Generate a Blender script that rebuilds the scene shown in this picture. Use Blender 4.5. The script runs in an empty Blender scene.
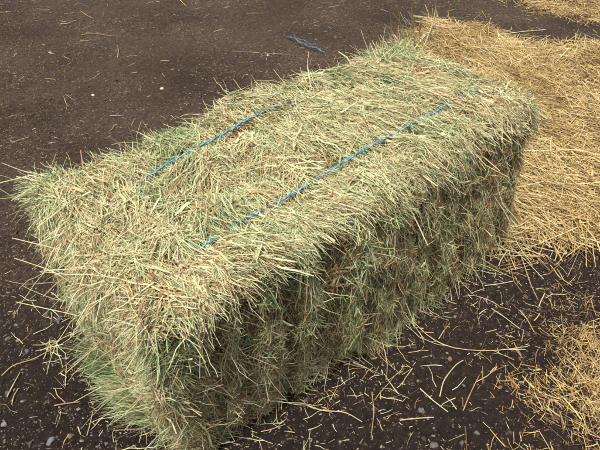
import bpy, math, random
import numpy as np
from mathutils import Vector, Matrix

SC = bpy.context.scene
COL = SC.collection
rng = np.random.default_rng(11)
random.seed(5)

# ------------------------------------------------------------------ camera
CAM = np.array([-0.198, -0.506, 1.042]); PITCH = 0.676; YAW = 0.826; ROLL = 0.005; F = 532.9
_d = np.array([math.cos(YAW)*math.cos(PITCH), math.sin(YAW)*math.cos(PITCH), -math.sin(PITCH)])
_r = np.array([math.sin(YAW), -math.cos(YAW), 0.0]); _u = np.cross(_r, _d)
_r2 = _r*math.cos(ROLL)+_u*math.sin(ROLL); _u2 = -_r*math.sin(ROLL)+_u*math.cos(ROLL)
cd = bpy.data.cameras.new('camera'); cam = bpy.data.objects.new('camera', cd); COL.objects.link(cam)
cam.matrix_world = Matrix(((_r2[0], _u2[0], -_d[0], CAM[0]), (_r2[1], _u2[1], -_d[1], CAM[1]),
                           (_r2[2], _u2[2], -_d[2], CAM[2]), (0, 0, 0, 1)))
cd.sensor_width = 36; cd.lens = 36*F/600; cd.clip_start = 0.02; cd.clip_end = 500
SC.camera = cam

def at(x, y, z=0.0):
    """point on the level z that the photograph shows at (x, y)"""
    v = _d+_r2*(x-300)/F+_u2*(225-y)/F
    return CAM+v*(z-CAM[2])/v[2]

# ------------------------------------------------------------------ light
SUN_DIR = Vector((-0.42, -0.11, 1.20)).normalized()        # towards the sun
w = bpy.data.worlds.new('World'); SC.world = w; w.use_nodes = True
nt = w.node_tree; nt.nodes.clear()
sky = nt.nodes.new('ShaderNodeTexSky'); sky.sky_type = 'NISHITA'; sky.sun_disc = False
sky.sun_elevation = math.asin(SUN_DIR.z); sky.sun_rotation = math.atan2(SUN_DIR.x, SUN_DIR.y)
sky.air_density = 0.7; sky.dust_density = 8.0; sky.ozone_density = 0.0
bg = nt.nodes.new('ShaderNodeBackground'); bg.inputs[1].default_value = 0.11
wo = nt.nodes.new('ShaderNodeOutputWorld')
nt.links.new(sky.outputs[0], bg.inputs[0]); nt.links.new(bg.outputs[0], wo.inputs[0])
sd = bpy.data.lights.new('sun', 'SUN'); sd.energy = 3.7; sd.angle = math.radians(2); sd.color = (1.0, 0.97, 0.93)
sun = bpy.data.objects.new('sun', sd); COL.objects.link(sun)
sun.rotation_euler = SUN_DIR.to_track_quat('Z', 'Y').to_euler(); sun.location = (-2, 2, 5)
vs = SC.view_settings; vs.view_transform = 'Standard'; vs.look = 'None'; vs.gamma = 1; vs.use_curve_mapping = False
vs.exposure = 0.33

# ------------------------------------------------------------------ helpers
def _h(i, j, k, s):
    i = i.astype(np.int64); j = j.astype(np.int64); k = k.astype(np.int64)
    n = (i*374761393+j*668265263+k*2147483647+s*1274126177) & 0xFFFFFFFF
    n = ((n ^ (n >> 13))*1103515245+12345) & 0xFFFFFFFF
    n = ((n ^ (n >> 15))*2246822519) & 0xFFFFFFFF
    return ((n ^ (n >> 16)) & 0xFFFF)/65535.0
def noise(P, scale, seed=0, octaves=1):
    """value noise in [-1, 1]"""
    P = np.asarray(P, float); out = np.zeros(P.shape[0]); amp = 1; tot = 0
    for o in range(octaves):
        Q = P*scale*(2.03**o)+17.3*o; I = np.floor(Q); f = Q-I; f = f*f*(3-2*f)
        v = 0
        for a in (0, 1):
            for b in (0, 1):
                for c in (0, 1):
                    wgt = (f[:, 0] if a else 1-f[:, 0])*(f[:, 1] if b else 1-f[:, 1])*(f[:, 2] if c else 1-f[:, 2])
                    v = v+wgt*_h(I[:, 0]+a, I[:, 1]+b, I[:, 2]+c, seed+o)
        out += amp*(2*v-1); tot += amp; amp *= .5
    return out/tot
def unit(v): return v/np.maximum(np.linalg.norm(v, axis=-1, keepdims=True), 1e-9)

def mesh_np(name, V, Fq, mat, tint=None, smooth=True):
    me = bpy.data.meshes.new(name); n = len(Fq); k = Fq.shape[1]
    me.vertices.add(len(V)); me.vertices.foreach_set('co', V.astype(np.float32).ravel())
    me.loops.add(n*k); me.loops.foreach_set('vertex_index', Fq.astype(np.int32).ravel())
    me.polygons.add(n); me.polygons.foreach_set('loop_start', np.arange(0, n*k, k, dtype=np.int32))
    me.polygons.foreach_set('use_smooth', np.full(n, smooth))
    if tint is not None:
        at_ = me.attributes.new('tint', 'FLOAT', 'POINT'); at_.data.foreach_set('value', tint.astype(np.float32))
    me.update(calc_edges=True); me.materials.append(mat)
    return me
def link(name, me, parent=None):
    o = bpy.data.objects.new(name, me); COL.objects.link(o)
    if parent is not None: o.parent = parent
    return o
def tag(o, label=None, cat=None, group=None, kind=None):
    if label: o['label'] = label
    if cat: o['category'] = cat
    if group: o['group'] = group
    if kind: o['kind'] = kind
    return o

def strands(P, D, L, W, bend, nrm, K=3, fold=.45, taper=.55, kink=.0):
    """folded blades: P root, D direction, L length, W width, bend = curvature vector, nrm = side the blade faces. -> V (n, K+1, 3, 3)"""
    n = len(P); D = unit(D); t = np.linspace(0, 1, K+1)
    C = P[:, None]+D[:, None]*(L[:, None]*t)[..., None]+bend[:, None]*(L[:, None]*t**2)[..., None]
    if kink: C[:, 1:-1] += rng.normal(0, 1, (n, K-1, 3))*(kink*L)[:, None, None]
    T = np.gradient(C, axis=1); T = unit(T)
    S = unit(np.cross(T, np.broadcast_to(nrm[:, None], T.shape))); N = np.cross(S, T)
    ww = W[:, None]*(1-taper*t**1.5)*.5
    ww = ww[..., None]
    if fold == 0: return np.stack([C-S*ww, C+S*ww], 2)
    return np.stack([C-S*ww, C+N*ww*fold*2, C+S*ww], 2)
def strand_mesh(name, V, tint, mat):
    n, R, c, _ = V.shape; K = R-1
    b = np.arange(n)[:, None, None]*(R*c); k = np.arange(K)[None, :, None]*c; s = np.arange(c-1)[None, None, :]
    i = b+k+s
    Fq = np.stack([i, i+1, i+c+1, i+c], -1).reshape(-1, 4)
    return mesh_np(name, V.reshape(-1, 3), Fq, mat, np.repeat(tint, R*c))

# ------------------------------------------------------------------ materials
def new_mat(name):
    m = bpy.data.materials.new(name); m.use_nodes = True; t = m.node_tree; t.nodes.clear()
    return m, t, t.nodes.new('ShaderNodeOutputMaterial')
def ramp(t, stops, inp=None):
    r = t.nodes.new('ShaderNodeValToRGB'); e = r.color_ramp.elements
    while len(e) < len(stops): e.new(0.5)
    for q, (p, c) in zip(e, stops): q.position = p; q.color = (*c, 1)
    if inp is not None: t.links.new(inp, r.inputs[0])
    return r
def stem_mat(name, stops, rough=.5, trans=.15):
    m, t, out = new_mat(name)
    a = t.nodes.new('ShaderNodeAttribute'); a.attribute_name = 'tint'
    tc = t.nodes.new('ShaderNodeTexCoord'); nz = t.nodes.new('ShaderNodeTexNoise'); nz.inputs['Scale'].default_value = 90
    t.links.new(tc.outputs['Object'], nz.inputs['Vector'])
    ma = t.nodes.new('ShaderNodeMath'); ma.operation = 'MULTIPLY_ADD'; ma.inputs[1].default_value = .22
    sb = t.nodes.new('ShaderNodeMath'); sb.operation = 'SUBTRACT'; sb.inputs[1].default_value = .11
    t.links.new(nz.outputs[0], ma.inputs[0]); t.links.new(a.outputs['Fac'], sb.inputs[0]); t.links.new(sb.outputs[0], ma.inputs[2])
    r = ramp(t, stops, ma.outputs[0])
    p = t.nodes.new('ShaderNodeBsdfPrincipled'); p.inputs['Roughness'].default_value = rough
    p.inputs['Specular IOR Level'].default_value = .22
    tr = t.nodes.new('ShaderNodeBsdfTranslucent'); mx = t.nodes.new('ShaderNodeMixShader'); mx.inputs[0].default_value = trans
    t.links.new(r.outputs[0], p.inputs['Base Color']); t.links.new(r.outputs[0], tr.inputs[0])
    t.links.new(p.outputs[0], mx.inputs[1]); t.links.new(tr.outputs[0], mx.inputs[2]); t.links.new(mx.outputs[0], out.inputs[0])
    return m
HAY = [(0.0, (.13, .065, .028)), (.14, (.33, .21, .095)), (.30, (.46, .375, .195)), (.48, (.60, .57, .345)),
       (.64, (.455, .49, .27)), (.80, (.27, .345, .155)), (1.0, (.105, .165, .07))]
STRAW = [(0.0, (.13, .075, .03)), (.2, (.30, .20, .08)), (.5, (.51, .385, .165)), (.8, (.63, .52, .275)), (1.0, (.74, .67, .45))]
M_HAY = stem_mat('hay_blades', HAY, .6); M_STRAW = stem_mat('golden_straw', STRAW, .45, .12)
M_CHAFF = stem_mat('trodden_chaff', [(0, (.10, .07, .05)), (.5, (.27, .20, .13)), (.85, (.42, .34, .23)), (1, (.60, .54, .42))], .8, .05)

def noise_mat(name, c1, c2, scale, rough=.9, bump=.0, bscale=200, spec=.25):
    m, t, out = new_mat(name)
    tc = t.nodes.new('ShaderNodeTexCoord'); nz = t.nodes.new('ShaderNodeTexNoise')
    nz.inputs['Scale'].default_value = scale; nz.inputs['Detail'].default_value = 6; nz.inputs['Roughness'].default_value = .65
    t.links.new(tc.outputs['Object'], nz.inputs['Vector'])
    r = ramp(t, [(.32, c1), (.68, c2)], nz.outputs[0])
    p = t.nodes.new('ShaderNodeBsdfPrincipled'); p.inputs['Roughness'].default_value = rough; p.inputs['Specular IOR Level'].default_value = spec
    t.links.new(r.outputs[0], p.inputs['Base Color'])
    if bump:
        n2 = t.nodes.new('ShaderNodeTexNoise'); n2.inputs['Scale'].default_value = bscale; n2.inputs['Detail'].default_value = 4
        b = t.nodes.new('ShaderNodeBump'); b.inputs['Strength'].default_value = bump; b.inputs['Distance'].default_value = .004
        t.links.new(tc.outputs['Object'], n2.inputs['Vector']); t.links.new(n2.outputs[0], b.inputs['Height']); t.links.new(b.outputs[0], p.inputs['Normal'])
    t.links.new(p.outputs[0], out.inputs[0])
    return m
M_CORE = noise_mat('packed_hay', (.10, .065, .03), (.30, .25, .11), 60, .9, .8, 220)
M_LEAF = noise_mat('dead_brown_leaf', (.12, .06, .025), (.27, .15, .065), 120, .75, .3, 300)

# soil: brown loam with mottling and small pale grit
def soil_mat():
    m, t, out = new_mat('loam_soil'); N = t.nodes.new; lk = t.links.new
    tc = N('ShaderNodeTexCoord')
    n1 = N('ShaderNodeTexNoise'); n1.inputs['Scale'].default_value = 2.2; n1.inputs['Detail'].default_value = 5
    n2 = N('ShaderNodeTexNoise'); n2.inputs['Scale'].default_value = 70; n2.inputs['Detail'].default_value = 6; n2.inputs['Roughness'].default_value = .75
    for n in (n1, n2): lk(tc.outputs['Object'], n.inputs['Vector'])
    r1 = ramp(t, [(.3, (.037, .0258, .0175)), (.7, (.075, .0535, .037))], n1.outputs[0])
    r2 = ramp(t, [(.30, (.35, .35, .35)), (.5, (1, 1, 1)), (.68, (1.9, 1.8, 1.7))], n2.outputs[0])
    # lighter loam further off, darker loam on the near side, the edge between them ragged
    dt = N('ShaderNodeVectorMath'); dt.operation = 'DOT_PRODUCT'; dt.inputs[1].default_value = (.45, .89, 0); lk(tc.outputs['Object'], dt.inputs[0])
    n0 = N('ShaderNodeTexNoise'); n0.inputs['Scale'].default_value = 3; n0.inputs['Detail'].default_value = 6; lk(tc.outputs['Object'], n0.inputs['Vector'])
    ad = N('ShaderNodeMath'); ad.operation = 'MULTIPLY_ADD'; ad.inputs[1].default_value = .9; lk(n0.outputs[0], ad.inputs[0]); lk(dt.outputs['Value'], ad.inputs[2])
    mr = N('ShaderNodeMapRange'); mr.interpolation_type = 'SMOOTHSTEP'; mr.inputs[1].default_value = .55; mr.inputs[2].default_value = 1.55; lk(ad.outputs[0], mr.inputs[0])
    soil_tone = N('ShaderNodeMix'); soil_tone.data_type = 'RGBA'; lk(mr.outputs[0], soil_tone.inputs[0])
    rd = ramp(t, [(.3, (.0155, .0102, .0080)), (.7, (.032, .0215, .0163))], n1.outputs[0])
    lk(rd.outputs[0], soil_tone.inputs[6]); lk(r1.outputs[0], soil_tone.inputs[7]); r1 = soil_tone
    mx = N('ShaderNodeMix'); mx.data_type = 'RGBA'; mx.blend_type = 'MULTIPLY'; mx.inputs[0].default_value = 1
    lk(r1.outputs[2], mx.inputs[6]); lk(r2.outputs[0], mx.inputs[7])
    vo = N('ShaderNodeTexVoronoi'); vo.inputs['Scale'].default_value = 160; lk(tc.outputs['Object'], vo.inputs['Vector'])
    g1 = ramp(t, [(.12, (1, 1, 1)), (.24, (0, 0, 0))], vo.outputs['Distance'])
    sp = N('ShaderNodeSeparateColor'); lk(vo.outputs['Color'], sp.inputs[0])
    g2 = ramp(t, [(.55, (0, 0, 0)), (.60, (1, 1, 1))], sp.outputs[0])
    mu = N('ShaderNodeMath'); mu.operation = 'MULTIPLY'; lk(g1.outputs[0], mu.inputs[0]); lk(g2.outputs[0], mu.inputs[1])
    gc = ramp(t, [(.0, (.12, .10, .085)), (.6, (.22, .18, .14)), (1, (.36, .31, .23))], sp.outputs[1])
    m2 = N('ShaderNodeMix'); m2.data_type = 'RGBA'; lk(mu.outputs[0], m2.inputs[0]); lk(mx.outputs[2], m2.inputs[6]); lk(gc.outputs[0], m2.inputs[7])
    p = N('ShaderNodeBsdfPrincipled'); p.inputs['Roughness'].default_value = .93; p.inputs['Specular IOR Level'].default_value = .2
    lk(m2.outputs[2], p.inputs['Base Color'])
    n3 = N('ShaderNodeTexNoise'); n3.inputs['Scale'].default_value = 190; n3.inputs['Detail'].default_value = 7; n3.inputs['Roughness'].default_value = .8
    lk(tc.outputs['Object'], n3.inputs['Vector'])
    b = N('ShaderNodeBump'); b.inputs['Strength'].default_value = 1; b.inputs['Distance'].default_value = .009
    lk(n3.outputs[0], b.inputs['Height']); lk(b.outputs[0], p.inputs['Normal']); lk(p.outputs[0], out.inputs[0])
    return m
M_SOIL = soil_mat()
M_CLOD = noise_mat('soil_crumb', (.030, .0205, .0145), (.095, .066, .045), 12, .95, .6, 300)

# ------------------------------------------------------------------ ground
RUT_A, RUT_B = at(-40, 122)[:2], at(75, 100)[:2]
def ground_z(x, y):
    x = np.asarray(x, float); y = np.asarray(y, float)
    P = np.c_[x.ravel(), y.ravel(), np.zeros(x.size)]
    z = .017*noise(P, 2.2, 3, 2)+.0095*noise(P, 9, 5, 2)+.0055*noise(P, 38, 9, 2)
    d = RUT_B-RUT_A; q = P[:, :2]-RUT_A; s = np.clip(q@d/(d@d), 0, 1)
    dist = np.linalg.norm(q-s[:, None]*d, axis=1)
    z = z-.022*np.exp(-(dist/.035)**2)+.008*np.exp(-((dist-.07)/.04)**2)
    far = np.clip(1-np.maximum(np.abs(P[:, 0]-1.4), np.abs(P[:, 1]-1.2))/8, 0, 1)
    return (z*far).reshape(x.shape)
def axis(lo, hi, step):
    a = np.arange(lo, hi, step)
    g = np.cumsum(step*1.12**np.arange(1, 75)); g = g[g < 60]
    return np.concatenate([(lo-g)[::-1], a, hi+g])
gx = axis(-.55, 3.0, .0085); gy = axis(-.75, 2.6, .0085)
X, Y = np.meshgrid(gx, gy, indexing='ij'); Z = ground_z(X, Y)
nx, ny = X.shape; ii = (np.arange(nx-1)[:, None]*ny+np.arange(ny-1)[None]).ravel()
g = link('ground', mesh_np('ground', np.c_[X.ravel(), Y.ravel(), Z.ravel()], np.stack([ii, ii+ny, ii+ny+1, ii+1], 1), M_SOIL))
g['kind'] = 'structure'

def on_ground(px, py, lift=0):
    p = at(px, py); p[2] = float(ground_z(p[0:1], p[1:2])[0])+lift
    return p

# picture-visible area of ground, used to spread litter (a trapezium on the ground)
def scatter_ground(n, near=1.0):
    """uniform on the ground over the area seen"""
    c = np.array([at(-25, -15)[:2], at(625, -15)[:2], at(625, 470)[:2], at(-25, 470)[:2]])
    lo, hi = c.min(0), c.max(0); out = []
    m = 0
    while m < n:
        q = rng.uniform(lo, hi, (n*3, 2)); ok = np.ones(len(q), bool)
        for k in range(4):
            a, b = c[k], c[(k+1) % 4]; e = b-a
            ok &= (e[0]*(q[:, 1]-a[1])-e[1]*(q[:, 0]-a[0])) < 0
        q = q[ok]; out.append(q); m += len(q)
    return np.concatenate(out)[:n]
def outside_bale(q, pad=.0):
    return ~((q[:, 0] > .03-pad) & (q[:, 0] < 1.03+pad) & (q[:, 1] > .01-pad) & (q[:, 1] < .38+pad))

# crumbs and grit
ICO_V = None
def ico():
    p = (1+5**.5)/2
    V = np.array([[-1, p, 0], [1, p, 0], [-1, -p, 0], [1, -p, 0], [0, -1, p], [0, 1, p], [0, -1, -p], [0, 1, -p], [p, 0, -1], [p, 0, 1], [-p, 0, -1], [-p, 0, 1]])
    Fc = np.array([[0, 11, 5], [0, 5, 1], [0, 1, 7], [0, 7, 10], [0, 10, 11], [1, 5, 9], [5, 11, 4], [11, 10, 2], [10, 7, 6], [7, 1, 8], [3, 9, 4], [3, 4, 2], [3, 2, 6], [3, 6, 8], [3, 8, 9], [4, 9, 5], [2, 4, 11], [6, 2, 10], [8, 6, 7], [9, 8, 1]])
    return unit(V), Fc
IV, IF = ico()
OV = np.array([[1, 0, 0], [-1, 0, 0], [0, 1, 0], [0, -1, 0], [0, 0, 1], [0, 0, -1.]])
OF = np.array([[0, 2, 4], [2, 1, 4], [1, 3, 4], [3, 0, 4], [2, 0, 5], [1, 2, 5], [3, 1, 5], [0, 3, 5]])
def lumps(name, n, rlo, rhi, mat, power=3.0, dens=None, pts=None, OV=OV, OF=OF):
    q = scatter_ground(n) if pts is None else pts
    q = q[outside_bale(q)]
    if dens is not None: q = q[rng.random(len(q)) < dens(q)]
    n = len(q); R = rlo+(rhi-rlo)*rng.random(n)**power
    S = rng.uniform(.65, 1.25, (n, 1, 3))*R[:, None, None]; S[:, :, 2] *= .6
    V = OV[None]*S*(1+rng.uniform(-.4, .4, (n, len(OV), 1)))
    a = rng.uniform(0, 6.28, n); c, s = np.cos(a)[:, None], np.sin(a)[:, None]
    V = np.stack([V[..., 0]*c-V[..., 1]*s, V[..., 0]*s+V[..., 1]*c, V[..., 2]], -1)
    V += np.c_[q, ground_z(q[:, 0], q[:, 1])+R*.1][:, None]
    Fc = OF[None]+(np.arange(n)*len(OV))[:, None, None]
    return link(name, mesh_np(name, V.reshape(-1, 3), Fc.reshape(-1, 3), mat, smooth=False))
clump = lambda q: np.clip(.55+.9*noise(np.c_[q, 0*q[:, 0]], 5, 31, 2), .08, 1)
tag(lumps('soil_crumbs', 70000, .0012, .0042, M_CLOD, 3.0, clump), 'brown crumbs of loose soil scattered over the yard', 'soil', kind='stuff')
M_GRIT = noise_mat('grey_grit', (.06, .05, .042), (.24, .205, .165), 9, .8)
tag(lumps('soil_clods', 7000, .003, .0095, M_CLOD, 3.5, clump, OV=IV, OF=IF), 'larger clods of crumbly brown soil lying about the yard', 'soil', kind='stuff')
tag(lumps('gravel', 34000, .0010, .0044, M_GRIT, 3.6, clump), 'fine grey grit strewn across the brown soil', 'gravel', kind='stuff')

# ------------------------------------------------------------------ hay bale
HX, HY, HZ, RAD = .530, .228, .232, .024
CT = {(-1, 1, 1): (-.012, .452, .470), (-1, -1, 1): (.010, -.008, .462), (1, -1, 1): (1.058, -.004, .470), (1, 1, 1): (1.078, .468, .474),
      (-1, 1, -1): (.000, .352, .004), (-1, -1, -1): (.014, .046, .004), (1, -1, -1): (1.062, -.008, .004), (1, 1, -1): (1.065, .42, .004)}
def warp(P):
    """straight box coordinates -> the slumped, slightly skewed bale"""
    s = P.reshape(-1, 3)/np.array([HX, HY, HZ]); out = 0
    for k, c in CT.items():
        wgt = (1+k[0]*s[:, 0])*(1+k[1]*s[:, 1])*(1+k[2]*s[:, 2])/8
        out = out+wgt[:, None]*np.array(c)
    # the end with the corner towards the viewer bellies out a little, the long sides bulge at mid height
    sz = np.clip(s[:, 2], -1, 1); sx = np.clip(s[:, 0], -1, 1)
    out[:, 0] += -.018*(1-sz**2)*np.clip(-s[:, 0], 0, 1)**2
    out[:, 1] += .012*(1-sz**2)*s[:, 1]*(1-.4*sx**2)
    out[:, 1] -= .034*(1-sx**2)*(.42-.58*sz)*np.clip(-s[:, 1], 0, 1)**2
    return out.reshape(P.shape)
def unwarp(Q, it=25):
    Q = np.atleast_2d(np.asarray(Q, float)); P = (Q-np.array([.53, .21, .236]))
    for _ in range(it): P = P-(warp(P)-Q)*.8
    return P
NF = 14
edges = np.linspace(-HX, HX, NF+1); edges[1:-1] += rng.uniform(-.014, .014, NF-1)
f_out = rng.uniform(-.016, .014, NF); f_tint = rng.permutation(np.linspace(-.15, .15, NF))
def flake_of(x): return np.clip(np.searchsorted(edges, x)-1, 0, NF-1)
def flake_off(x):
    i = flake_of(x); c = (x-edges[i])/(edges[i+1]-edges[i]); c = np.clip(c, 0, 1)
    return f_out[i]-.042*(np.abs(2*c-1)**5)

# the two strings, as lines on the top face in box coordinates
TW = [unwarp([at(134, 182, .47), at(292, 99, .47)])[:, :2], unwarp([at(210, 234, .47), at(474, 91, .47)])[:, :2]]
def twine_y(k, x):
    (x0, y0), (x1, y1) = TW[k]; return y0+(y1-y0)*(x-x0)/(x1-x0)

def round_box(Q):
    h = np.array([HX, HY, HZ])-RAD
    inner = np.clip(Q, -h, h); dv = Q-inner; n = unit(dv)
    return inner+n*RAD, n
def surf(face, m, lo=(-1, -1), hi=(1, 1)):
    """m random points on a face of the box ('top','front','back','end','far')"""
    a = rng.uniform(lo[0], hi[0], m); b = rng.uniform(lo[1], hi[1], m); o = np.ones(m)
    Q = {'top': (a*HX, b*HY, o*HZ), 'front': (a*HX, -o*HY, b*HZ), 'back': (a*HX, o*HY, b*HZ),
         'end': (-o*HX, a*HY, b*HZ), 'far': (o*HX, a*HY, b*HZ)}[face]
    return place(np.stack(Q, 1))
def relief(P, n):
    off = .015*noise(P, 9, 41, 2)+.013*noise(P, 26, 43)
    side = 1-np.abs(n[:, 0]); off = off+flake_off(P[:, 0])*side*(.45+.75*np.abs(n[:, 1]))
    off = off+.012*np.abs(n[:, 1])*noise(P*np.array([1, 0, .12]), 62, 45)
    top = np.clip(n[:, 2], 0, 1)
    for k in (0, 1):
        off = off-.018*top*np.exp(-((P[:, 1]-twine_y(k, P[:, 0]))/.018)**2)
    return off
def place(Q):
    P, n = round_box(Q)
    return P+n*relief(P, n)[:, None], n

bale = bpy.data.objects.new('hay_bale', None); COL.objects.link(bale); bale.location = (.53, .2, 0)
tag(bale, 'big rectangular bale of greenish hay tied with blue twine on bare soil', 'hay bale')
INV = np.array([-.53, -.2, 0.])
def loc(P): return P+INV            # world -> bale-local

groups = []                         # (V in box space, tint)
def add(P, D, L, W, bend, nrm, tint, K=3, fold=0, taper=.55, kink=0.):
    V = strands(P, D, L, W, bend, nrm, K, fold, taper, kink)
    groups.append((V, tint, P[:, 0], K))
R = lambda m, a, b: rng.uniform(a, b, m)
G = lambda m, s: rng.normal(0, s, (m, 3))
def tint_at(P, base, spread, patch=.14):
    m = len(P); side = np.clip((-P[:, 1]-HY+.06)/.04, 0, 1)*np.clip((HZ-.02-P[:, 2])/.03, 0, 1)
    t = base+patch*(noise(P, 7, 71, 2)+.7*noise(P, 19, 75))*1.6+rng.normal(0, spread, m)
    t = t+side*f_tint[flake_of(P[:, 0])]+side*.30*noise(P*np.array([1, .2, .22]), 30, 77, 2)
    br = rng.random(m) < .10+.10*np.clip(noise(P, 11, 79)*2, 0, 1)+.05*side; t[br] = rng.uniform(0, .22, br.sum())
    return np.clip(t+.05, 0, 1)

# --- top: combed across the bale in clumps, tips to the near side
def tufts(face, nt_, per, dirf, Lr, Wr, base, spread, scat, out=(0, .12), lo=(-1, -1), hi=(1, 1), radius=.012, droop=.1, K=3, kink=.038, keep=None):
    C, cn = surf(face, nt_, lo, hi)
    if keep is not None: k_ = keep(C); C, cn = C[k_], cn[k_]; nt_ = len(C)
    D0 = dirf(C, cn)
    per = int(per*1.85+.5); idx = np.repeat(np.arange(nt_), rng.integers(per//2, per*3//2+1, nt_)); m = len(idx)
    Q = C[idx]+G(m, radius); P, n = round_box(np.where(np.abs(Q) > 9, Q, Q)); 
    P = P+n*(relief(P, n)+R(m, -.014, .006))[:, None]
    D = unit(D0[idx]+G(m, scat)); D = D-n*np.sum(D*n, 1, keepdims=True)*.85+n*R(m, out[0], out[1])[:, None]
    L = R(m, *Lr)*np.repeat(R(nt_, .75, 1.25), np.bincount(idx, minlength=nt_)); W = .76*(Wr[0]+(Wr[1]-Wr[0])*rng.random(m)**2.0)*np.where(rng.random(m) < .06, 2.3, 1); L = L*.88
    if face == 'top':               # blades combed over the near edge end soon after it
        reach = np.where(D[:, 1] < -.05, (P[:, 1]+HY+R(m, .004, .034)-.010*np.clip(P[:, 0]*4, 0, 1))/np.maximum(-.65*D[:, 1], .03), 9)
        L = np.minimum(L, np.maximum(reach, .018))
    bend = G(m, .10)+np.array([0, 0, -droop])*R(m, .2, 1)[:, None]-n*.05
    t0 = rng.normal(0, .105, nt_)[idx]
    add(P-D*(L*.35)[:, None], D, L, W, bend, unit(n+G(m, .6)), np.clip(tint_at(P, base, spread)+t0, 0, 1), K, kink=kink)
def top_dir(C, n):
    th = .75*noise(C, 4.5, 51, 2)*1.5+rng.normal(0, .38, len(C))
    return np.stack([np.sin(th), -np.cos(th), 0*th], 1)
def rnd_flat(C, n):
    v = G(len(C), 1); return unit(v-n*np.sum(v*n, 1, keepdims=True))
pocket = lambda C: noise(C, 21, 47) > -.42
tufts('top', 1150, 15, top_dir, (.05, .12), (.0012, .0036), .50, .11, .24, keep=pocket)
tufts('top', 1000, 8, rnd_flat, (.035, .10), (.0011, .0030), .48, .14, .50, keep=pocket)
tufts('top', 1700, 4, rnd_flat, (.015, .05), (.0010, .0028), .50, .16, .9, out=(-.1, .5))

# --- front: cut faces of the flakes, short chopped blades, leafy and mixed
def front_dir(C, n):
    v = G(len(C), .55); v[:, 2] += -.9*np.sign(rng.random(len(C))-.3); v[:, 0] *= .45; return v
tufts('front', 2300, 9, front_dir, (.012, .040), (.0012, .0034), .43, .17, .38, out=(-.12, .42), radius=.007, droop=.05, kink=.05)
tufts('front', 1500, 6, rnd_flat, (.012, .045), (.0011, .0028), .42, .19, .7, out=(-.05, .55), radius=.010, droop=.15, kink=.05)
tufts('front', 520, 3, lambda C, n: unit(np.stack([R(len(C), -.4, .4), R(len(C), -.7, -.1), R(len(C), -1, .3)], 1)), (.04, .11), (.0012, .0026), .48, .10, .4, out=(.02, .4), droop=.25, kink=.03)
# --- fringe over the near top edge: tips combed out and down, clump by clump
def fringe_dir(C, n):
    a = .9*noise(C*np.array([1, 0, 0]), 11, 57, 2)*1.3+.12
    return unit(np.stack([a+R(len(C), -.25, .25), -1+0*a, R(len(C), -.45, .05)], 1))
skip = rng.random(NF) < .25
def mid_flake(C):
    i = flake_of(C[:, 0]); c = (C[:, 0]-edges[i])/(edges[i+1]-edges[i])
    return (np.abs(2*c-1) < .62) & ~(skip[i] & (rng.random(len(C)) < .8)) & (C[:, 0] > -HX+.03) & (rng.random(len(C)) < 1-.6*np.clip(C[:, 0]*5+.3, 0, 1))
def edge_dir(C, n):
    i = flake_of(C[:, 0]); mid = (edges[i]+edges[i+1])/2
    d = fringe_dir(C, n); d[:, 0] = d[:, 0]*.6-(C[:, 0]-mid)*9; return unit(d)
tufts('top', 360, 17, edge_dir, (.03, .065), (.0013, .0036), .47, .09, .17, out=(.0, .14), lo=(-1, -1.0), hi=(1, -.76), radius=.010, droop=.18, keep=mid_flake)
tufts('front', 130, 14, edge_dir, (.02, .05), (.0013, .0032), .48, .10, .22, out=(.1, .4), lo=(-1, .72), hi=(1, .95), radius=.010, droop=.22, keep=mid_flake)

# --- little wads of dry brown leaf among the blades
for fc, k in (('top', 90), ('end', 60), ('front', 90)):
    tufts(fc, k, 12, rnd_flat, (.008, .024), (.0018, .0042), .08, .05, 1., out=(0, .6), radius=.006, kink=.08)
# --- bottom fringe on the soil
tufts('front', 120, 7, lambda C, n: unit(np.stack([R(len(C), -.7, .7), R(len(C), -.9, -.1), R(len(C), -.9, -.1)], 1)), (.03, .09), (.0012, .0026), .50, .12, .4, out=(.1, .5), lo=(-1, -1), hi=(1, -.8), droop=.2)

# --- end towards the viewer's left: blades lie across it, springing outwards and down
def end_dir(C, n):
    th = rng.normal(-.35, .40, len(C))+.6*noise(C, 6, 55); sg = np.where(rng.random(len(C)) < np.clip(.55+(C[:, 1]+HY)*-1.2+.45, .6, .97), 1, -1)
    return np.stack([-.25+0*th, np.cos(th)*sg, np.sin(th)-.05], 1)
tufts('end', 620, 15, end_dir, (.04, .11), (.0013, .0036), .46, .12, .34, out=(-.06, .14), radius=.012, droop=.10)
tufts('end', 520, 7, rnd_flat, (.03, .09), (.0012, .0030), .46, .15, .5, out=(-.05, .22), droop=.12)
tufts('end', 160, 14, lambda C, n: unit(np.stack([R(len(C), -1, -.2), R(len(C), -.3, .9), R(len(C), -.9, -.1)], 1)), (.04, .09), (.0013, .0034), .45, .10, .2, out=(.0, .22), lo=(-1, .55), hi=(1, .9), droop=.25)
tufts('end', 110, 14, lambda C, n: unit(np.stack([R(len(C), -.5, 0), R(len(C), 0, .6), R(len(C), -1, -.5)], 1)), (.05, .10), (.0013, .0034), .46, .10, .2, out=(.0, .25), lo=(-1, -.6), hi=(-.7, 1.), droop=.1)
# green fan low on the end, pointing away to the left
tufts('end', 64, 26, lambda C, n: unit(np.stack([R(len(C), -.9, -.4), R(len(C), .5, 1.), R(len(C), -.25, .25)], 1)), (.08, .14), (.0014, .0034), .74, .08, .16, out=(.25, .6), lo=(-.5, -.9), hi=(.8, -.55), droop=.08)
tufts('end', 60, 12, lambda C, n: unit(np.stack([R(len(C), -.7, -.1), R(len(C), -.6, .8), R(len(C), -1, -.3)], 1)), (.04, .11), (.0013, .003), .60, .12, .3, out=(.1, .5), lo=(-1, -1), hi=(1, -.8), droop=.2)
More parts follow.
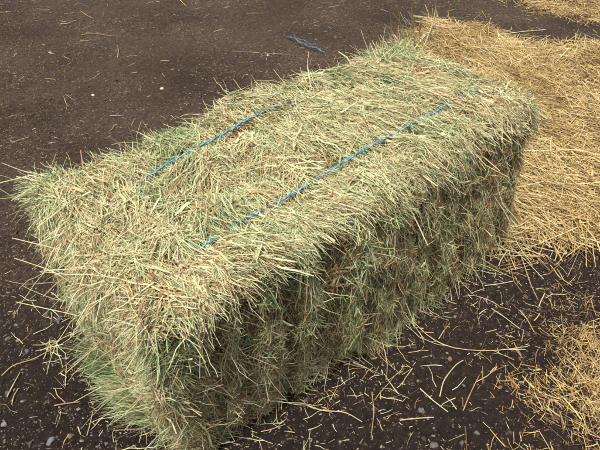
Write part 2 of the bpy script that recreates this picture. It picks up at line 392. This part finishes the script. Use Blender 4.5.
# --- hidden sides, for a step to the side
tufts('back', 900, 10, front_dir, (.02, .07), (.0012, .003), .52, .18, .5, out=(0, .5), droop=.2)
tufts('top', 170, 16, lambda C, n: unit(np.stack([R(len(C), -.7, .5), 1+0*C[:, 0], R(len(C), -.5, .1)], 1)), (.05, .11), (.0013, .0032), .52, .10, .25, out=(0, .3), lo=(-1, .7), hi=(1, 1), droop=.15)
tufts('far', 500, 12, lambda C, n: end_dir(C, n)*np.array([-1, 1, 1]), (.05, .11), (.0013, .0034), .60, .13, .25, out=(-.02, .3), droop=.18)
tufts('far', 120, 14, lambda C, n: unit(np.stack([R(len(C), .2, 1), R(len(C), -.9, .5), R(len(C), -.6, .3)], 1)), (.05, .10), (.0013, .0032), .52, .10, .25, out=(.05, .35), lo=(-1, .5), hi=(1, 1), droop=.2)
# upright green tuft at the far corner
tufts('top', 20, 12, lambda C, n: unit(np.stack([R(len(C), -.6, .6), R(len(C), -.3, .8), R(len(C), .2, 1.)], 1)), (.04, .13), (.0014, .0036), .60, .10, .45, out=(.2, 1.0), lo=(.70, .62), hi=(.97, .95), droop=.12, kink=.05)

# flakes: each compressed slab is a part, its blades a sub-part
core_me = []
for i in range(NF):
    nb, nl = 40, 6
    xs = np.linspace(edges[i]+.003, edges[i+1]-.003, nl)
    ang = np.linspace(0, 2*math.pi, nb, endpoint=False)
    ring = []
    for x in xs:
        c, s = np.cos(ang), np.sin(ang); k = 1/np.maximum(np.abs(c), np.abs(s))
        Q = np.stack([np.full(nb, x), c*k*HY, s*k*HZ], 1)
        P, n = round_box(Q); n[:, 0] = 0
        ring.append(P+n*(relief(P, n)-.012+.006*noise(P, 60, 81))[:, None])
    V = np.array(ring).reshape(-1, 3)
    Fq = []
    for a in range(nl-1):
        for b in range(nb):
            Fq.append((a*nb+b, (a+1)*nb+b, (a+1)*nb+(b+1) % nb, a*nb+(b+1) % nb))
    cen = len(V); V = np.vstack([V, [[edges[i]+.003, 0, 0]], [[edges[i+1]-.003, 0, 0]]])
    for b in range(nb):
        Fq.append((cen, b, (b+1) % nb, cen)); Fq.append((cen+1, (nl-1)*nb+(b+1) % nb, (nl-1)*nb+b, cen+1))
    me = bpy.data.meshes.new('hay_flake')
    W_ = loc(warp(V)); me.from_pydata(W_.tolist(), [], [tuple(dict.fromkeys(f)) for f in Fq]); me.materials.append(M_CORE)
    me.polygons.foreach_set('use_smooth', np.ones(len(me.polygons), bool))
    fl = link('hay_flake', me, bale)
    Vs, Ts = [], []
    for V, t, x, K in groups:
        sel = flake_of(x) == i
        if sel.any(): Vs.append(V[sel]); Ts.append(t[sel])
    V = np.concatenate(Vs); t = np.concatenate(Ts); V = warp(V)
    gz = .0015+rng.random(len(V))*.006
    V[..., 2] = np.maximum(V[..., 2], gz[:, None, None])
    o = link('hay_strands', strand_mesh('hay_strands', loc(V), t, M_HAY), fl); o['kind'] = 'stuff'
print('bale strands', sum(len(q[0]) for q in groups))

# ------------------------------------------------------------------ stems built one by one
def tube(name, pts, r0, r1, mat, tint, sides=5, nodes=()):
    pts = np.asarray(pts, float); n = len(pts); T = unit(np.gradient(pts, axis=0))
    ref = np.array([0, 0, 1.]) if abs(T[0][2]) < .9 else np.array([1., 0, 0])
    S = unit(np.cross(T, ref)); N = np.cross(S, T); a = np.arange(sides)*2*math.pi/sides
    rad = np.linspace(r0, r1, n)
    for k in nodes: rad[k] *= 1.35
    V = pts[:, None]+(S[:, None]*np.cos(a)[None, :, None]+N[:, None]*np.sin(a)[None, :, None])*rad[:, None, None]
    V = V.reshape(-1, 3); Fq = []
    for k in range(n-1):
        for s in range(sides):
            Fq.append((k*sides+s, k*sides+(s+1) % sides, (k+1)*sides+(s+1) % sides, (k+1)*sides+s))
    Fq = np.array(Fq)
    tt = np.full(len(V), tint)+np.repeat(rng.normal(0, .03, n), sides)
    return mesh_np(name, V, Fq, mat, tt)
def arc(p0, p1, bow, n=8, wob=.004):
    p0, p1 = np.array(p0), np.array(p1); t = np.linspace(0, 1, n)[:, None]
    P = p0+(p1-p0)*t+np.array(bow)*(4*t*(1-t)); P[1:-1] += rng.normal(0, wob, (n-2, 3)); return P

# stray stalks that stand out of the bale, each a part
def stray(face, m, dirf, Lr, lo=(-1, -1), hi=(1, 1)):
    C, n = surf(face, m, lo, hi); D = unit(dirf(C, n))
    for c, nn, d in zip(C, n, D):
        Ln = random.uniform(*Lr); p0 = c-nn*.01; p1 = c+d*Ln
        P = warp(arc(p0, p1, rng.normal(0, .05*Ln, 3)+nn*.04*Ln, 8, .01*Ln))
        P[:, 2] = np.maximum(P[:, 2], .006)
        r = random.uniform(.0006, .00115)
        link('hay_stalk', tube('hay_stalk', loc(P), r, r*.55, M_HAY, random.choice([.36, .44, .48, .52, .58, .7])), bale)
stray('top', 70, lambda C, n: rnd_flat(C, n)+n*R(len(C), .02, .15)[:, None], (.07, .15))
stray('front', 34, lambda C, n: np.stack([R(len(C), -.7, .7), R(len(C), -.5, -.1), R(len(C), -1, .2)], 1), (.05, .12))
stray('front', 26, lambda C, n: np.stack([R(len(C), -.6, .8), R(len(C), -1, -.4), R(len(C), -.5, -.1)], 1), (.08, .17), (-1, -1), (1, -.75))
stray('end', 45, lambda C, n: np.stack([R(len(C), -1, -.2), R(len(C), -.6, 1.), R(len(C), -.7, .3)], 1), (.07, .15))
stray('top', 26, lambda C, n: np.stack([R(len(C), -1, .6), R(len(C), .3, 1.), R(len(C), -.1, .5)], 1), (.04, .09), (-1, .85), (1, 1))
# the tall bent stem behind the far corner and the long ones at the left end
def bale_stem(pix, r, tint):
    P = np.array([at(x, y, z) for x, y, z in pix]); t = np.linspace(0, len(P)-1, 12)
    Q = np.stack([np.interp(t, np.arange(len(P)), P[:, k]) for k in range(3)], 1)
    Q[1:-1] = (Q[:-2]+2*Q[1:-1]+Q[2:])/4
    link('hay_stalk', tube('hay_stalk', loc(Q), r, r*.6, M_HAY, tint, nodes=(5,)), bale)
bale_stem([(424, 46, .46), (433, 24, .52), (436, 6, .57), (437, -6, .61)], .0023, .46)
bale_stem([(410, 42, .46), (407, 26, .52), (400, 12, .56)], .0013, .62)
bale_stem([(405, 44, .46), (413, 22, .53), (409, 13, .56)], .0013, .58)
bale_stem([(418, 44, .46), (424, 34, .48), (440, 30, .49)], .0016, .40)
for q in range(9):
    x0 = 392+q*4.5; dx = random.uniform(-16, 12); h = random.uniform(.06, .15)
    bale_stem([(x0, 46, .455), (x0+dx*.35, 40-h*150, .47+h*.5), (x0+dx, 40-h*260, .47+h)], random.uniform(.0014, .0022), random.choice([.42, .48, .56]))
bale_stem([(60, 172, .46), (28, 176, .465), (-4, 184, .46)], .0016, .55)
bale_stem([(60, 178, .46), (25, 172, .47), (2, 163, .49)], .0013, .42)
bale_stem([(80, 255, .38), (45, 246, .40), (12, 238, .40)], .0015, .42)
bale_stem([(85, 290, .33), (50, 270, .35), (14, 258, .36)], .0015, .40)
bale_stem([(120, 330, .20), (80, 316, .22), (16, 302, .20)], .0016, .44)
bale_stem([(125, 330, .18), (92, 350, .13), (66, 373, .06)], .0017, .42)
bale_stem([(130, 372, .12), (96, 390, .07), (74, 402, .03)], .0014, .62)

# dry brown leaves and flower heads caught in the hay
def leaf_mesh():
    n, m = 5, 4; u = np.linspace(-1, 1, n); v = np.linspace(-1, 1, m); U, Vv = np.meshgrid(u, v, indexing='ij')
    wd = .6*(1-U**2*.75); x = U; y = Vv*wd; z = .9*y**2+.35*np.sin(4*U+random.random()*6)+rng.normal(0, .2, U.shape)
    V = np.stack([x, y, z], -1).reshape(-1, 3); i = (np.arange(n-1)[:, None]*m+np.arange(m-1)).ravel()
    V2 = V+np.array([0, 0, .05]); Fa = np.stack([i, i+m, i+m+1, i+1], 1)
    return mesh_np('dead_leaf', np.vstack([V, V2]), np.vstack([Fa[:, ::-1], Fa+len(V)]), M_LEAF)
leaf_ms = [leaf_mesh() for _ in range(7)]
spots = [(290, 102), (284, 107), (279, 109), (375, 57), (368, 71), (343, 84), (336, 87), (351, 88), (234, 132), (243, 129), (405, 130), (476, 141), (470, 139), (492, 147),
         (226, 220), (219, 224), (270, 213), (264, 208), (372, 228), (330, 282), (160, 281), (470, 58), (535, 70), (443, 148), (345, 145), (310, 160), (182, 252), (118, 230), (502, 128), (395, 96)]
def put_leaf(q, n, s):
    o = link('dead_leaf', random.choice(leaf_ms), bale); o.location = loc(q); o.scale = (s, s*random.uniform(.7, 1.1), s*.9)
    z = Vector(n)+Vector(rng.normal(0, .35, 3)); o.rotation_euler = (z.to_track_quat('Z', 'Y') @ Matrix.Rotation(random.uniform(0, 6.28), 3, 'Z').to_quaternion()).to_euler()
for px, py in spots:
    b = unwarp(at(px, py, .47))[0]; Pq, n = place(np.array([[np.clip(b[0], -HX, HX), np.clip(b[1], -HY, HY), HZ]]))
    
    for _ in range(random.randint(2, 4)):
        put_leaf(warp(Pq+n*random.uniform(.008, .017)+rng.normal(0, .005, (1, 3)))[0], n[0], random.uniform(.003, .0075))
C, n = surf('front', 46)
for c, q in zip(C, n): put_leaf(warp(c+q*.004), q, random.uniform(.003, .007))
C, n = surf('end', 14)
for c, q in zip(C, n): put_leaf(warp(c+q*.006), q, random.uniform(.003, .007))

# ------------------------------------------------------------------ blue twine
def twine_mat():
    m, t, out = new_mat('blue_plastic_twine'); N = t.nodes.new; lk = t.links.new
    tc = N('ShaderNodeTexCoord'); nz = N('ShaderNodeTexNoise'); nz.inputs['Scale'].default_value = 130; nz.inputs['Detail'].default_value = 4
    lk(tc.outputs['Object'], nz.inputs['Vector'])
    r = ramp(t, [(.30, (.04, .14, .22)), (.52, (.095, .27, .37)), (.72, (.32, .49, .56))], nz.outputs[0])
    p = N('ShaderNodeBsdfPrincipled'); p.inputs['Roughness'].default_value = .38; lk(r.outputs[0], p.inputs['Base Color']); lk(p.outputs[0], out.inputs[0])
    return m
M_TW = twine_mat()
M_TW_OLD = noise_mat('faded_dirty_twine', (.05, .075, .11), (.17, .25, .34), 60, .6)
def twisted(name, path, r, pitch, n, fray=60, mat=None):
    """two plies of split film wound round each other"""
    path = np.asarray(path); s = np.r_[0, np.cumsum(np.linalg.norm(np.diff(path, axis=0), axis=1))]
    t = np.linspace(0, s[-1], n); P = np.stack([np.interp(t, s, path[:, k]) for k in range(3)], 1)
    T = unit(np.gradient(P, axis=0)); S = unit(np.cross(T, np.array([.2, .3, 1.]))); Nn = np.cross(S, T)
    Vs, Fs, off = [], [], 0; sides = 6; a = np.arange(sides)*2*math.pi/sides
    for ply in range(2):
        ph = t/pitch*2*math.pi+math.pi*ply+.8*np.sin(t*23)
        C = P+(S*np.cos(ph)[:, None]+Nn*np.sin(ph)[:, None])*r*.40
        rr = r*.68*(1+.12*np.sin(t*170+ply*2))
        V = C[:, None]+(S[:, None]*np.cos(a)[None, :, None]+Nn[:, None]*np.sin(a)[None, :, None]*.85)*rr[:, None, None]
        k = np.arange(n-1)[:, None]*sides; q = np.arange(sides)[None]
        Fs.append(np.stack([k+q, k+(q+1) % sides, k+sides+(q+1) % sides, k+sides+q], -1).reshape(-1, 4)+off)
        Vs.append(V.reshape(-1, 3)); off += n*sides
    i = rng.integers(2, n-2, fray); D = unit(T[i]*rng.choice([-1, 1], fray)[:, None]+G(fray, .35))
    V = strands(P[i], D, R(fray, .006, .022), R(fray, .0004, .0008), G(fray, .2), G(fray, 1), 2)
    b = (np.arange(fray)*9)[:, None, None]+np.arange(2)[None, :, None]*3+np.arange(2)[None, None]
    Fs.append(np.stack([b, b+1, b+4, b+3], -1).reshape(-1, 4)+off); Vs.append(V.reshape(-1, 3))
    return mesh_np(name, np.vstack(Vs), np.vstack(Fs), mat or M_TW)
for k in (0, 1):
    (x0, _), (x1, _) = TW[k]; pts = []
    for x in np.linspace(-HX, HX, 60):
        y = twine_y(k, x); Q, n = place(np.array([[x, y, HZ]]))
        fr = (x-x0)/(x1-x0); lift = .0235 if 0 <= fr <= 1 else .0235-.30*min(abs(fr), abs(fr-1))
        if k == 0 and fr > .66: lift -= .010*(fr-.66)/.34
        if k == 1 and .82 < fr <= 1: lift += .008
        lift += .0018*math.sin(x*31+k)
        pts.append((Q+n*max(lift, -.006))[0])
    yL, yR = twine_y(k, -HX), twine_y(k, HX)
    dn = [place(np.array([[-HX, yL, z]]))[0][0]+np.array([-.002, 0, 0]) for z in np.linspace(-HZ*.96, HZ*.9, 20)]
    up = [place(np.array([[HX, yR, z]]))[0][0]+np.array([.002, 0, 0]) for z in np.linspace(HZ*.9, -HZ*.96, 20)]
    P = warp(np.array(dn+pts+up))
    P[2:-2] = (P[:-4]+P[1:-3]+P[2:-2]+P[3:-1]+P[4:])/5
    for _ in range(6):
        P[20:78] = (P[18:76]+P[19:77]+P[20:78]+P[21:79]+P[22:80])/5
    P[:, 2] = np.maximum(P[:, 2], .005)
    o = link('twine', twisted('twine', loc(P), .0029, .085, 420), bale)
    o['label'] = ['blue twine half buried along the far side of the top', 'bright blue twine stretched along the middle of the top'][k]
# scrap of twine lying on the soil behind
pp = [on_ground(x, y, .010+h) for x, y, h in [(287, 40, 0), (291, 41.5, .012), (296, 43.5, .010), (300, 45.5, .004), (304, 46.5, .010), (308, 48.5, .006), (312, 49.5, .010), (316, 50.5, .014), (320, 52.5, .004), (325, 54, .002)]]
pp = np.array(pp); t = np.linspace(0, len(pp)-1, 60); pp = np.stack([np.interp(t, np.arange(len(pp)), pp[:, k]) for k in range(3)], 1)
pp[1:-1] = (pp[:-2]+pp[1:-1]*2+pp[2:])/4
ts = bpy.data.objects.new('twine_scrap', None); COL.objects.link(ts); base = pp.mean(0); base[2] = 0; ts.location = base
tag(ts, 'tangled scrap of faded blue twine lying on soil behind the bale', 'twine')
link('cord', twisted('cord', pp-base, .0032, .11, 120, 260, M_TW_OLD), ts)
pq = pp[10:50]+rng.normal(0, .006, (40, 3))+np.array([.02, .02, .006]); pq[1:-1] = (pq[:-2]+pq[1:-1]*2+pq[2:])/4
link('loose_ply', twisted('loose_ply', pq-base, .0021, .09, 90, 200, M_TW_OLD), ts)

# ------------------------------------------------------------------ straw litter patches
def inside(q, poly):
    r = np.zeros(len(q), bool); n = len(poly)
    for i in range(n):
        (x1, y1), (x2, y2) = poly[i], poly[(i+1) % n]
        c = ((y1 > q[:, 1]) != (y2 > q[:, 1])) & (q[:, 0] < (x2-x1)*(q[:, 1]-y1)/(y2-y1+1e-12)+x1)
        r ^= c
    return r
def pix_poly(pts): return [tuple(at(x, y)[:2]) for x, y in pts]
def patch(name, poly, n, label, soft=.06, Lr=(.04, .17), pile=.03, tb=.45, Wr=(.0011, .0031), thin=None):
    poly = np.array(poly); lo, hi = poly.min(0)-soft, poly.max(0)+soft
    q = rng.uniform(lo, hi, (n*6, 2)); jit = q+rng.normal(0, 1, q.shape)*soft*np.abs(rng.normal(0, .8, (len(q), 1)))+.085*np.stack([noise(np.c_[q, 0*q[:, 0]], 6, 91, 3), noise(np.c_[q, 0*q[:, 0]], 6, 92, 3)], 1)
    q = q[inside(jit, poly)]
    if thin is not None: q = q[rng.random(len(q)) < thin(q)]
    q = q[outside_bale(q, -.02)][:n]; m = len(q)
    th = R(m, 0, 6.283)*.75+1.2*noise(np.c_[q, 0*q[:, 0]], 3, 95)
    L = Lr[0]+(Lr[1]-Lr[0])*rng.random(m)**1.5
    dens = np.clip(.6+.7*noise(np.c_[q, 0*q[:, 0]], 6, 97, 2), .15, 1.2)
    P = np.c_[q, ground_z(q[:, 0], q[:, 1])+.002+pile*dens*rng.random(m)]
    D = np.stack([np.cos(th), np.sin(th), rng.normal(0, .05, m)], 1)
    V = strands(P-D*(L*.5)[:, None], D, L, R(m, *Wr)*np.where(rng.random(m) < .12, 1.5, 1), G(m, .09), unit(np.array([0, 0, 1.])+G(m, .45)), 3, fold=0, taper=.25, kink=.012)
    gz = ground_z(V[..., 0].reshape(-1), V[..., 1].reshape(-1)).reshape(V.shape[:-1])
    V[..., 2] = np.maximum(V[..., 2], gz+.0014)
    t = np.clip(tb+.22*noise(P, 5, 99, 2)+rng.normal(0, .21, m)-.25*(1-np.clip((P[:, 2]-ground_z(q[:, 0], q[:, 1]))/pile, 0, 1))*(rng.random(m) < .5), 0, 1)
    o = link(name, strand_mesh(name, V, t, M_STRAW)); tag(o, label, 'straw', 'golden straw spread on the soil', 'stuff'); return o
pB = pix_poly([(428, 24), (455, 27), (482, 26), (505, 39), (540, 48), (575, 48), (640, 51), (640, 250), (590, 246), (545, 238), (520, 240), (500, 242)])+[(1.0, .05), (1.1, .5), (1.75, .95)]
pA = pix_poly([(505, -2), (520, 9), (545, 15), (580, 20), (640, 31), (680, -10), (560, -30), (500, -20)])
pC = pix_poly([(640, 318), (590, 328), (560, 338), (515, 342), (482, 352), (490, 372), (520, 395), (522, 425), (500, 470), (560, 520), (680, 480)])
patch('straw_litter', pB, 30000, 'thick mat of golden straw on the ground right of the bale', Lr=(.03, .22), pile=.035)
patch('straw_litter', pA, 9000, 'golden straw beyond the dark soil strip in the top right corner')
patch('straw_litter', pC, 7500, 'trodden golden straw in the bottom right corner of the yard', Lr=(.005, .055), pile=.007, tb=.27, soft=.10, Wr=(.0007, .0021), thin=lambda q: np.clip(.12+1.0*(q @ np.array([.70, -.71])-.74)/.34+.5*noise(np.c_[q, 0*q[:, 0]], 9, 93, 2), .06, 1))

# chaff: tiny flat bits over all the soil, and short loose hay near the bale
q = scatter_ground(72000); q = q[outside_bale(q)]; q = q[rng.random(len(q)) < clump(q)*.9]; m = len(q); th = R(m, 0, 6.283)
P = np.c_[q, ground_z(q[:, 0], q[:, 1])+.0015]; D = np.stack([np.cos(th), np.sin(th), rng.normal(0, .12, m)], 1)
V = strands(P, D, .002+.016*rng.random(m)**4, R(m, .0007, .0019), G(m, .15), unit(np.array([0, 0, 1.])+G(m, .3)), 1)
tag(link('chaff', strand_mesh('chaff', V, np.clip(rng.normal(.45, .25, m), .05, 1), M_CHAFF)), 'tiny pale flecks of chaff trodden into the brown soil', 'chaff', kind='stuff')
def loose(n, pf, Lr, tb):
    q = pf(n); q = q[outside_bale(q, .0)]; m = len(q); th = R(m, 0, 6.283); L = Lr[0]+(Lr[1]-Lr[0])*rng.random(m)**2.2
    D = np.stack([np.cos(th), np.sin(th), rng.normal(0, .06, m)], 1); P = np.c_[q, 0*th]-D*(L*.5)[:, None]
    V = strands(P, D, L, R(m, .0009, .0022), G(m, .16)*np.array([1, 1, .1]), unit(np.array([0, 0, 1.])+G(m, .25)), 3, kink=.03)
    z0 = R(m, .001, .007)[:, None, None]
    V[..., 2] = ground_z(V[..., 0].ravel(), V[..., 1].ravel()).reshape(V.shape[:-1])+z0+np.array([0, .0008, 0])
    return V, np.clip(rng.normal(tb, .15, m), 0, 1)
def near_front(n):
    a = rng.uniform(0, 1.1, n); d = np.abs(rng.normal(0, .13, n)); return np.c_[a+rng.normal(0, .03, n), .01-.05*a-d]
def near_end(n): return np.c_[.02-np.abs(rng.normal(0, .10, n)), rng.uniform(.0, .6, n)]
def near_back(n): return np.c_[rng.uniform(-.1, 1.2, n), .42+np.abs(rng.normal(0, .12, n))]
parts = [loose(300, near_front, (.008, .055), .38), loose(130, near_end, (.012, .07), .42), loose(260, near_back, (.012, .08), .46), loose(620, scatter_ground, (.01, .075), .36)]
tag(link('loose_hay', strand_mesh('loose_hay', np.concatenate([p[0] for p in parts]), np.concatenate([p[1] for p in parts]), M_HAY)),
    'short loose wisps of hay dropped on the soil round the bale', 'hay', kind='stuff')

# ------------------------------------------------------------------ single stalks on the soil
def stalk(pix, r, tint, label, lift=.004):
    r *= .82; tint -= random.uniform(.03, .18)
    K = [on_ground(x, y, lift) for x, y in pix]; P = np.array(K); t = np.linspace(0, len(P)-1, 11)
    Q = np.stack([np.interp(t, np.arange(len(P)), P[:, k]) for k in range(3)], 1)
    if len(P) > 2: Q[1:-1] = (Q[:-2]+2*Q[1:-1]+Q[2:])/4
    Q[:, 2] = np.maximum(Q[:, 2], ground_z(Q[:, 0], Q[:, 1])+r*.9)+.001
    c = Q.mean(0); c[2] = Q[:, 2].min()-r
    o = link('loose_stalk', tube('loose_stalk', Q-c, r, r*.7, M_HAY, tint, nodes=(4,))); o.location = c
    tag(o, label, 'stalk', 'single stalks lying on the soil')
for a in [
    ([(3, 378), (14, 368), (35, 362), (56, 350)], .0019, .34, 'long curved tan stalk at the left edge, level with the green tuft'),
    ([(8, 399), (15, 387), (21, 374)], .0017, .42, 'short straight pale stalk below the long curved one at left'),
    ([(14, 408), (15, 398), (20, 391)], .0016, .30, 'small bent brown stalk in the lower left corner area'),
    ([(56, 409), (68, 407), (80, 405)], .0019, .33, 'tan stalk lying level, left of the green tuft'),
    ([(57, 392), (59, 399), (67, 406)], .0017, .31, 'stubby tan stalk touching the level one left of the tuft'),
    ([(88, 438), (91, 427), (94, 415)], .0012, .46, 'thin straight stalk pointing up at the bottom edge left of bale'),
    ([(79, 429), (82, 437)], .0018, .46, 'tiny pale chip of stalk near the bottom left edge'),
    ([(67, 390), (67, 380), (68, 369)], .0015, .44, 'upright looking pale stalk left of the bale end'),
    ([(60, 24), (68, 24), (76, 21)], .0034, .40, 'pale bent stalk on soil near the top left corner'),
    ([(81, 35), (95, 35), (112, 38)], .0026, .30, 'long thin tan stalk across the soil at upper left'),
    ([(81, 12), (87, 16), (94, 20)], .0028, .30, 'short slanting tan stalk high on the upper left soil'),
    ([(-2, 14), (12, 14)], .0034, .38, 'pale stalk cut by the left edge of the picture near the top'),
    ([(177, -2), (186, 6)], .0036, .40, 'pale stalk at the top edge above the bale'),
    ([(110, 116), (123, 116)], .0028, .38, 'pale straight chip of stalk just behind the bale at left'),
    ([(232, 51), (262, 53), (290, 54)], .0022, .28, 'long straight thin stalk on the soil left of the twine scrap'),
    ([(118, 59), (119, 51)], .0030, .42, 'small pale upright looking stalk in the upper left soil'),
    ([(412, 322), (430, 340), (452, 350), (490, 352), (527, 348)], .0015, .42, 'very long pale stalk bowed across the soil before the right straw'),
    ([(491, 310), (502, 317), (519, 331)], .0018, .45, 'pale stalk on dark soil above the right straw patch'),
    ([(519, 313), (526, 322), (533, 334)], .0018, .35, 'tan flat stalk on dark soil beside the right straw patch'),
    ([(463, 411), (470, 394), (479, 376)], .0016, .36, 'thin tan stalk slanting up left of the bottom right straw'),
    ([(476, 383), (487, 377), (496, 368)], .0015, .44, 'pale bent stalk meeting the slanting tan one'),
    ([(400, 420), (415, 418), (434, 417)], .0018, .48, 'straight pale stalk on soil at the bottom centre right'),
    ([(420, 389), (432, 400), (448, 412)], .0017, .50, 'pale stalk sloping down to the right on the bottom soil'),
    ([(440, 396), (443, 381), (455, 366), (463, 361)], .0018, .46, 'hooked pale stalk right of the bale foot'),
    ([(550, 266), (560, 278), (572, 286)], .0019, .45, 'pale stalk on dark soil just below the straw mat'),
    ([(470, 41), (520, 33), (545, 31)], .0034, .56, 'long golden stalk along the edge of the straw behind the bale'),
    ([(484, 288), (498, 286), (512, 284)], .0016, .50, 'pale level stalk on shaded soil near the far bale foot'),
    ([(372, 392), (374, 412), (371, 438)], .0014, .44, 'long thin stalk running down from the bale foot'),
    ([(308, 408), (322, 412), (345, 413), (362, 422)], .0018, .47, 'jointed pale stalk along the foot of the shaded side'),
    ([(545, 300), (552, 295), (566, 296)], .0015, .40, 'short kinked stalk at the right edge of the dark soil')]:
    stalk(*a)

# ------------------------------------------------------------------ pebbles
def pebble(px, py, sz, col, label, name='pebble'):
    sz *= .85
    c = on_ground(px, py); V = IV; Fc = IF
    # one round of subdivision, then knock it about
    e = {}; V = V.tolist(); nf = []
    def mid(a, b):
        k = (min(a, b), max(a, b))
        if k not in e: e[k] = len(V); V.append(unit(np.array(V[a])+np.array(V[b])).tolist())
        return e[k]
    for a, b, d in Fc:
        ab, bd, da = mid(a, b), mid(b, d), mid(d, a); nf += [(a, ab, da), (b, bd, ab), (d, da, bd), (ab, bd, da)]
    V = np.array(V); V = V*(1+.34*noise(V+random.random()*50, 1.4, 61)+.16*noise(V+random.random()*50, 3.0, 63))[:, None]
    V = V*np.array([1, random.uniform(.65, .9), random.uniform(.5, .7)])*sz
    a = random.uniform(0, 6.28); V = np.c_[V[:, 0]*math.cos(a)-V[:, 1]*math.sin(a), V[:, 0]*math.sin(a)+V[:, 1]*math.cos(a), V[:, 2]]
    V[:, 2] -= V[:, 2].min()
    key = 'stone_%02d%02d%02d' % tuple(int(k*99) for k in col)
    mt = bpy.data.materials.get(key) or noise_mat(key, tuple(.65*k for k in col), col, 60, .8, .4, 250)
    o = link(name, mesh_np(name, V, np.array(nf), mt, smooth=False)); o.location = (c[0], c[1], c[2]-sz*.42)
    tag(o, label, name, 'stones showing on the soil')
GR, BL, TN, WH = (.135, .12, .108), (.105, .10, .10), (.19, .12, .07), (.55, .52, .48)
for a in [(93, 95, .011, WH, 'small white pebble on soil above the left half of the bale'),
          (162, 88, .012, (.55, .50, .42), 'cream pebble on soil close to the back edge of the bale'),
          (50, 53, .010, (.48, .42, .36), 'pale buff pebble in the upper left soil'),
          (268, 55, .010, (.52, .45, .34), 'buff pebble on soil left of the blue twine scrap'),
          (8, 340, .009, GR, 'grey pebble at the left edge, highest of the left stones'),
          (17, 327, .007, GR, 'small grey pebble near the left edge beside a tan one'),
          (28, 353, .008, BL, 'blue grey pebble above the long curved stalk'),
          (47, 317, .008, BL, 'blue grey pebble nearest the left end of the bale'),
          (60, 323, .010, (.085, .085, .095), 'dark slate pebble close under the bale end'),
          (16, 316, .007, TN, 'tan pebble at the left edge above the grey ones'),
          (8, 394, .008, BL, 'blue grey pebble beside the short straight stalk at left'),
          (7, 428, .008, (.21, .195, .18), 'light grey pebble low on the left edge'),
          (52, 443, .011, (.15, .15, .155), 'largest blue grey stone at the bottom edge left of bale'),
          (71, 438, .007, TN, 'tan pebble beside the largest blue grey stone'),
          (422, 410, .009, GR, 'grey pebble right of the bale foot near bottom'),
          (435, 443, .010, GR, 'grey stone at the bottom edge right of the bale'),
          (477, 432, .008, GR, 'small grey pebble left of the bottom right straw'),
          (450, 359, .008, TN, 'brown round pebble under the very long bowed stalk'),
          (500, 388, .007, TN, 'tan pebble at the edge of the bottom right straw'),
          (418, 380, .006, TN, 'small tan pebble nearest the shaded bale foot'),
          (463, 440, .007, GR, 'little grey pebble between two others at the bottom edge')]:
    pebble(*a)
